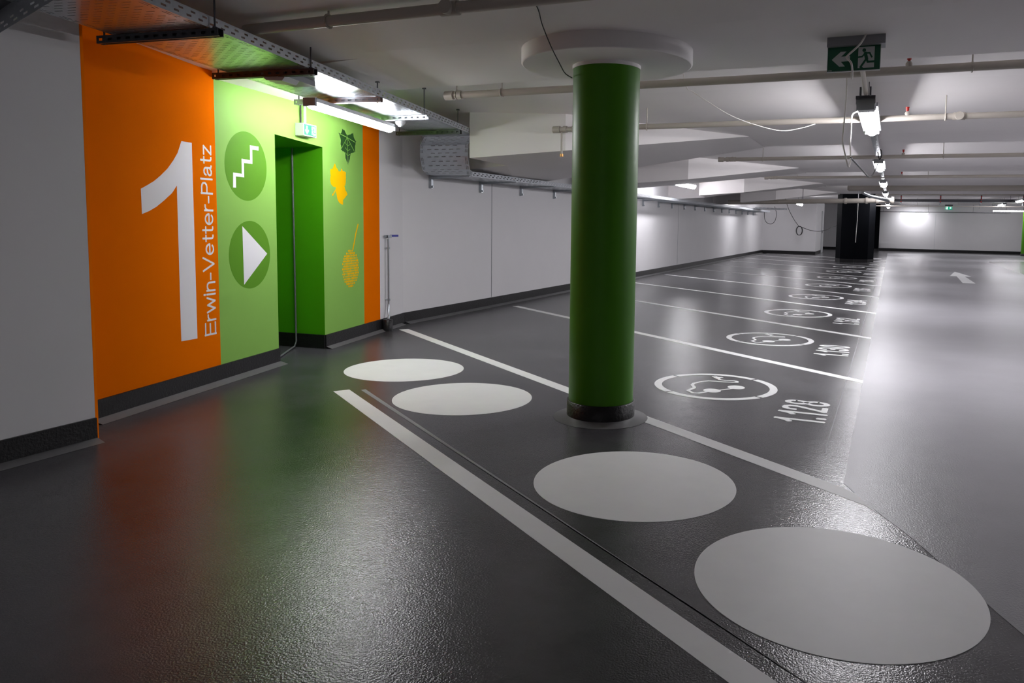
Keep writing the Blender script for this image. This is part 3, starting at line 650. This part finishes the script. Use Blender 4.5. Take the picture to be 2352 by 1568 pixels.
copy_tree(wl, (.25, 10.75, 0), 'small far tube lamp beyond the wall tray', 'lamp3')
copy_tree(wl, (.85, 15.2, 0), 'farthest tube lamp of the wall row, before the white wall block', 'lamp3')
rr = None  # first four lamps are added out of view to light the foreground
for k, yy in enumerate([7.3, 12.65, 18.0, 23.35, 28.9, 33.6]):
    l_ = ['right row tube lamp over the right-hand bays, nearest the camera', 'right row tube lamp second from the camera', 'right row tube lamp third from the camera', 'right row tube lamp fourth from the camera', 'tube lamp at the right picture edge under the far rail', 'far right tube lamp next to the rail tip'][k]
    if rr is None: rr = make_lamp('tube_lamp', l_, (3.95, yy), (0, 1, 0), 1.5, 'right row of tube lamps', .13)
    else: copy_tree(rr, (0, yy - 7.3, 0), l_, 'lamp' if k < 2 else 'lamp3')
make_lamp('tube_lamp', 'tube lamp mounted across the far end wall', (1.03, 43.35), (1, 0, 0), 1.34, 'lamps at the end wall', .12, 2.09, 0, lm='lamp3')
make_lamp('tube_lamp', 'very bright tube lamp at the right edge before the end wall', (5.2, 41.0), (1, 0, 0), 1.5, 'lamps at the end wall', .12, 2.20, 2.502, lm='lamp2')
# rail carrying the end wall lamps
t = thing('light_rail', 'dark thin rail along the end wall above the tube lamp', 'rail', (2.3, 43.8, 2.10))
mb = MB(); mb.box((2.4, 43.35, 2.105), (6.2, .06, .03)); mb.build('rail', M['dgalv'], t)
for x in (-.5, 1.7, 3.8, 5.3):
    mb = MB(); mb.tube([(x, 43.35, 2.11), (x, 43.35, 2.5)], .006, 6); mb.build('hanger_rod', M['dgalv'], t)
# middle-row rail
t = thing('light_rail', 'slotted grey rail carrying the middle row of tube lamps', 'rail', (LX, 8, 2.26))
A_, B_ = [V((LX + .035, 6.3, 2.276)), V((LX + .035, 40.5, 2.276))], [V((LX - .035, 6.3, 2.276)), V((LX - .035, 40.5, 2.276))]
mb = MB(); plate(mb, A_, B_, .09, (.35, .55), 2, .12); o = mb.build('rail_bottom', M['galv'], t); solid(o)
rails(t, A_, 'rail_side', .03, .09); rails(t, B_, 'rail_side', .03, .09)
for k in range(1, 7):
    mb = MB(); yy = 5.35 * k + 4.6; mb.tube([(LX, yy, 2.276), (LX, yy, 2.376 if k < 5 else 2.5)], .005, 6); mb.build('hanger_rod', M['dgalv'], t)
t = thing('light_rail', 'dark rail of the right lamp row pointing towards the end wall', 'rail', (3.95, 8, 2.26))
mb = MB(); mb.box((3.95, 20, 2.288), (.07, 33, .026)); mb.build('rail', M['dgalv'], t)
for k in range(-1, 7):
    mb = MB(); yy = 5.35 * k + 9.95; mb.tube([(3.95, yy, 2.26), (3.95, yy, 2.376 if k < 4 else 2.5)], .005, 6); mb.build('hanger_rod', M['dgalv'], t)
# conduits feeding the lamp rows
t = thing('lamp_conduit', 'beige conduit between the exit sign and the largest hanging lamp', 'conduit', (LX, 5.5, 2.27))
mb = MB(); mb.tube([(LX + .01, 4.85, 2.30), (LX, 6.12, 2.29)], .016, 12); mb.build('pipe', M['pipe'], t)
mb = MB()
for s_ in (-1, 1): mb.box((LX + s_ * .035, 6.08, 2.295), (.012, .10, .06))
mb.box((LX, 6.13, 2.262), (.14, .06, .02)); tag(mb.build('bracket', M['dgalv'], t), 'dark forked bracket')
t = thing('lamp_conduit', 'thin twin conduits feeding the tube lamp above the wall tray', 'conduit', (-5.0, 16.1, 2.2))
for yy, zz in ((16.15, 2.235), (17.5, 2.205)):
    mb = MB(); mb.tube([(-5.56, yy, zz), (-4.52, yy, zz)], .014, 8); mb.build('pipe', M['galv'], t)
for yy, xx, zt in ((16.2, -4.55, 2.43),):
    mb = MB(); mb.tube([(xx, yy, 2.2), (xx, yy, 2.5)], .012, 8); mb.build('post', M['pipe'], t)

# ------------------------------------------------------------------ pipes across the ceiling
def sprinkler(x, y, z, t):
    mb = MB(); mb.lathe([(.018, z - .02), (.022, z), (.022, z + .015), (.012, z + .03)], (x, y, 0), 14); hd = mb.build('sprinkler_head', M['pipe'], t)
    mb = MB(); mb.lathe([(.006, z + .03), (.014, z + .04), (.014, z + .062), (.018, z + .065), (.018, z + .069)], (x, y, 0), 14); tag(mb.build('sprinkler_bulb', M['red'], hd), 'red bulb')
def pipe_run(label, xa, xb, y, z, r, hang, spr, endcap=True, valve=None, slope=0):
    t = thing('sprinkler_pipe', label, 'pipe', ((xa + xb) / 2, y, z), 'cream sprinkler pipes across the ceiling')
    mb = MB(); mb.tube([(xa, y, z), (xb, y, z)], r, 16); mb.build('pipe', M['pipe'], t)
    if endcap:
        mb = MB(); mb.tube([(xa - .02, y, z), (xa + .06, y, z)], r * 1.35, 16); mb.tube([(xa + .10, y, z), (xa + .14, y, z)], r * 1.3, 16); mb.build('end_cap', M['pipe'], t)
    for hx, hz in hang:
        mb = MB(); mb.tube([(hx, y, z + r), (hx, y, hz)], .006, 6)
        for k in range(12):
            a, b = 2 * PI * k / 12, 2 * PI * (k + 1) / 12; q = r + .005
            mb.tube([(hx, y + q * math.cos(a), z + q * math.sin(a)), (hx, y + q * math.cos(b), z + q * math.sin(b))], .006, 5)
        mb.build('pipe_hanger', M['pipe'], t)
    for sx in spr: sprinkler(sx, y, z + r, t)
    if valve:
        mb = MB(); mb.tube([(valve, y - .05, z), (valve, y - .01, z)], .036, 16); mb.tube([(valve - .05, y, z), (valve + .05, y, z)], r * 1.25, 14); mb.build('pipe_coupling', M['pipe'], t)
    return t
pipe_run('cream pipe close to the ceiling at the top edge above the cable tray', -3.5, 3, 3.35, 2.355, .030, [(-2.9, 2.41)], [], False, -2.13)
pipe_run('cream pipe passing right behind the green column capital', -3.55, 9, 5.55, 2.337, .029, [(-3.46, 2.5), (-3.03, 2.5), (.43, 2.5), (2.5, 2.5)], [.05])
t = pipe_run('cream pipe with a short drop leg behind the green column', -3.44, 9, 7.5, 2.28, .028, [(-3.23, 2.47), (-2.40, 2.47), (.39, 2.47), (2.5, 2.47)], [.075], True, .50)
mb = MB(); mb.tube([(-3.36, 7.5, 2.26), (-3.36, 7.5, 2.02)], .011, 10); dl = mb.build('drop_leg', M['pipe'], t)
mb = MB(); mb.tube([(-3.36, 7.5, 2.02), (-3.36, 7.5, 1.99)], .02, 10); mb.build('drop_nozzle', M['brass'], dl)
pipe_run('third cream pipe behind the column, in the bay with the second haunched beam', -2.5, 9, 11.5, 2.275, .028, [(-1.85, 2.48), (.6, 2.48)], [.09], True, -2.3)
pipe_run('fourth cream pipe, far down the bays before the duct', -2.55, 9, 16.3, 2.29, .028, [(-1.9, 2.5), (.6, 2.5)], [.12], True, -2.35)
# big pipe, duct and silver elbow
t = thing('ventilation_duct', 'thick beige duct across the far ceiling', 'duct', (3, 22.3, 2.375))
mb = MB(); mb.tube([(-1.16, 22.3, 2.36), (9.3, 22.3, 2.36)], .088, 20); mb.build('duct', M['pipe'], t)
mb = MB(); mb.tube([(-1.22, 22.3, 2.36), (-1.16, 22.3, 2.36)], [.06, .098], 8); mb.tube([(-.62, 22.3, 2.36), (-.58, 22.3, 2.36)], .097, 16); mb.build('end_cap', M['pipe'], t)
for x in (.8, 2.0, 3.1): 
    mb = MB(); mb.tube([(x, 22.3, 2.44), (x, 22.3, 2.5)], .01, 6); mb.tube([(x - .03, 22.3, 2.36), (x + .03, 22.3, 2.36)], .094, 16); mb.build('duct_clamp', M['pipe'], t)
t = thing('drain_pipe', 'thick cream pipe ending with a flange in front of the black column', 'pipe', (-2, 24, 2.07))
mb = MB(); mb.tube([(-4.9, 24, 1.99), (-.02, 24, 2.075)], .072, 18); mb.build('pipe', M['pipe'], t)
for xx, rr_ in ((-1.35, .09), (-.75, .095), (-.45, .10), (-.03, .11)):
    mb = MB(); z = 1.99 + (xx + 4.9) / 4.88 * .085; mb.tube([(xx - .035, 24, z), (xx + .035, 24, z)], rr_, 18); mb.build('flange', M['pipe'], t)
mb = MB(); mb.tube([(-.82, 22.45, 2.24), (-.65, 22.9, 2.17), (-.15, 23.85, 2.06)], .048, 14); tag(mb.build('silver_elbow', M['galv'], t), 'silver flexible elbow')
for x in (-4.2, -2.6, -1.0): mb = MB(); mb.tube([(x, 24, 2.1), (x, 24, 2.45)], .01, 6); mb.build('hanger_rod', M['dgalv'], t)

# far cable tray with striped hangers
t = thing('cable_tray', 'dark cable tray crossing the far ceiling on striped hangers', 'cable tray', (3, 31, 2.3))
mb = MB(); A_, B_ = [V((-.62, 31.3, 2.25)), V((9.2, 31.3, 2.25))], [V((-.62, 30.9, 2.25)), V((9.2, 30.9, 2.25))]
plate(mb, A_, B_, .1, (.3, .6), 4, .1); o = mb.build('tray_bottom', M['galv'], t); solid(o)
for yy in (30.9, 31.3):
    mb = MB(); mb.box((4.3, yy, 2.30), (9.84, .006, .10)); mb.build('side_rail', M['dgalv'], t)
for x in (.25, 1.60, 2.95, 4.3):
    mb = MB()
    for k in range(7): mb.box((x, 30.86, 2.485 - k * .045), (.045, .045, .045), mi=k % 2)
    mb.build('hanger_post', [M['dgalv'], M['red']], t)
    mb = MB(); mb.box((x, 30.88, 2.20), (.05, .09, .05)); mb.box((x - .02, 30.9, 2.16), (.02, .06, .06)); mb.build('hanger_foot', M['galv'], t)
pipe_run('thin far sprinkler pipe below the dark cable tray', -.8, 9, 34.0, 2.17, .018, [(.9, 2.5), (2.4, 2.5), (4.0, 2.5)], [], False)
pipe_run('thin far sprinkler pipe just above the dark cable tray', -.6, 9, 28.0, 2.40, .018, [(.6, 2.5), (2.2, 2.5), (2.8, 2.5)], [], False)

# ------------------------------------------------------------------ exit signs
t = thing('exit_sign', 'green exit sign with left arrow and running figure hanging from the ceiling', 'sign', (-.25, 4.68, 2.375))
mb = MB(); mb.box((-.245, 4.70, 2.350), (.315, .13, .052)); mb.build('housing', M['grey'], t)
mb = MB(); mb.box((-.255, 4.68, 2.256), (.287, .014, .140)); pl = mb.build('sign_plate', M['sign'], t)
mb = MB()
for (c_, d_) in (((-.255, 4.68, 2.185), (.291, .018, .004)), ((-.3995, 4.68, 2.256), (.003, .018, .140)), ((-.1105, 4.68, 2.256), (.003, .018, .140)), ((-.255, 4.68, 2.327), (.291, .018, .003))): mb.box(c_, d_)
mb.build('sign_edge', M['signwhite'], pl)
SFr = (V((-.255, 4.6725, 2.256)), V((1, 0, 0)), ZU, V((0, -1, 0)))
mb = MB()
def pq(x, y): return ((x - 695) / 500 * .287, -(y - (568 - (x - 695) * .045)) / 240 * .140)
mb.prism([pq(*p) for p in [(485, 580), (570, 503), (625, 500), (575, 550), (660, 546), (660, 592), (575, 600), (614, 645), (560, 647)]], SFr, .0006)
o_, u_, v_, n_ = SFr
runner(mb, (o_ + u_ * .068 + v_ * .002, u_, v_, n_), .088, .118, 0, 0, 1)
mb.prism([(-.139, -.062), (-.118, -.062), (-.118, -.066), (-.139, -.066)], SFr, .0006)
mb.build('pictogram', [M['signwhite'], M['sign']], pl)
t = thing('exit_sign', 'tiny far exit sign with right arrow below the far ceiling', 'sign', (2.67, 43.4, 2.35))
mb = MB(); mb.box((2.67, 43.5, 2.46), (.36, .12, .09)); mb.build('housing', M['dgalv'], t)
mb = MB(); mb.box((2.67, 43.5, 2.33), (.33, .02, .17)); pl = mb.build('sign_plate', M['signgreen'], t)
fr = (V((2.67, 43.488, 2.33)), V((1, 0, 0)), ZU, V((0, -1, 0))); mb = MB()
mb.prism([(.13, 0), (.08, .05), (.08, .02), (.03, .02), (.03, -.02), (.08, -.02), (.08, -.05)], fr, .003)
runner(mb, (fr[0] + V((-.09, 0, 0)), fr[1], fr[2], fr[3]), .10, .14, 0, 0, 1); mb.build('pictogram', [M['signglow'], M['signgreen']], pl)

# ------------------------------------------------------------------ loose cables
def smooth(pts, n=6):
    pts = [V(p) for p in pts]; out = []
    for i in range(len(pts) - 1):
        p0, p1, p2, p3 = pts[max(i - 1, 0)], pts[i], pts[i + 1], pts[min(i + 2, len(pts) - 1)]
        for k in range(n):
            t_ = k / n; out.append(.5 * ((2 * p1) + (p2 - p0) * t_ + (2 * p0 - 5 * p1 + 4 * p2 - p3) * t_ ** 2 + (3 * p1 - p0 - 3 * p2 + p3) * t_ ** 3))
    return out + [pts[-1]]
def cable(label, pts, r, m, name='loose_cable', cat='cable'):
    mb = MB(); mb.tube(smooth(pts), r, 6); return tag(mb.build(name, m), label, cat)
cable('black cable hanging from the ceiling to the top of the green column', [(-1.60, 2.9, 2.432), (-1.69, 3.3, 2.410), (-1.74, 3.5, 2.402), (-1.775, 3.64, 2.392), (-1.83, 3.8, 2.364), (-1.846, 3.95, 2.282), (-1.858, 4.1, 2.215), (-1.91, 4.3, 2.198), (-1.958, 4.52, 2.212)], .0035, M['cable'])
cable('thin white cable sagging between two ceiling pipes right of the column', [(-1.602, 5.9, 2.502), (-1.577, 5.95, 2.37), (-1.545, 6.0, 2.349), (-1.46, 6.1, 2.292), (-1.304, 6.4, 2.201), (-1.134, 6.7, 2.153), (-.969, 7.0, 2.138), (-.833, 7.3, 2.193), (-.73, 7.5, 2.252)], .0035, M['wcable'])
cable('short white cable looping in front of the hanging exit sign', [(-.19, 4.62, 2.38), (-.203, 4.6, 2.345), (-.223, 4.5, 2.287), (-.276, 4.5, 2.239), (-.281, 4.5, 2.225), (-.257, 4.5, 2.195), (-.252, 4.55, 2.157), (-.256, 4.62, 2.132), (-.262, 4.66, 2.17)], .0055, M['wcable'])
cable('long white cable hanging in a narrow loop below the exit sign', [(-.347, 5.6, 2.45), (-.354, 5.8, 2.227), (-.375, 6.0, 2.036), (-.377, 6.0, 1.92), (-.347, 6.0, 1.793), (-.328, 6.02, 1.735), (-.322, 6.1, 1.80), (-.334, 6.2, 1.926), (-.343, 6.4, 2.049), (-.351, 6.6, 2.20), (-.30, 6.8, 2.26)], .006, M['wcable'])
cable('black cable from the white loop to the second tube lamp', [(-.321, 6.1, 1.811), (-.289, 7.5, 1.816), (-.276, 9.0, 1.845), (-.262, 10.0, 1.93), (-.243, 11.3, 2.13), (-.24, 11.7, 2.21)], .007, M['cable'])
cable('small black cable loop on the middle lamp rail', [(-.225, 10.5, 2.255), (-.20, 10.5, 2.16), (-.178, 10.5, 2.20), (-.183, 10.5, 2.27), (-.21, 10.5, 2.29)], .007, M['cable'])
cable('black cable drooping from the far wall tray', [(-5.25, 33.6, 1.9), (-5.30, 34, 1.6), (-5.2, 34, 1.40), (-5.0, 34, 1.34), (-4.84, 34, 1.48), (-4.79, 34, 1.8), (-4.88, 34, 2.11)], .012, M['cable'])
coil = [(-4.52, 34.7, 2.49), (-4.35, 34.7, 2.0), (-4.1, 34.7, 1.55), (-3.88, 34.7, 1.26)]
for k in range(25): a = PI / 2 + 2 * PI * k / 12; coil.append((-3.84 + .13 * math.cos(a) - .02 * (k > 12), 34.7 - .004 * k, 1.06 + .2 * math.sin(a)))
coil += [(-3.62, 34.6, 1.17), (-3.3, 34.3, 1.08), (-2.9, 33.6, 1.06), (-2.5, 32.4, 1.14), (-2.2, 30.8, 1.25), (-1.85, 29.3, 1.33)]
cable('coiled black cable strung from the far white wall to the black column', coil, .012, M['cable'])
cable('pale cable hanging down the front of the black column', [(-1.17, 28.3, 2.502), (-1.17, 28.32, 1.6), (-1.19, 28.34, 1.0), (-1.195, 28.34, .72)], .012, M['wcable'])

# ------------------------------------------------------------------ world and view
w = bpy.data.worlds.new('garage air'); S.world = w; w.use_nodes = True
w.node_tree.nodes['Background'].inputs[0].default_value = (.5, .5, .55, 1); w.node_tree.nodes['Background'].inputs[1].default_value = .02
S.view_settings.view_transform = 'Standard'; S.view_settings.look = 'None'
S.view_settings.exposure = 2.28; S.view_settings.gamma = 1; S.view_settings.use_curve_mapping = False
S.cycles.use_denoising = True
S.cycles.max_bounces = 10; S.cycles.diffuse_bounces = 6; S.cycles.sample_clamp_indirect = 6
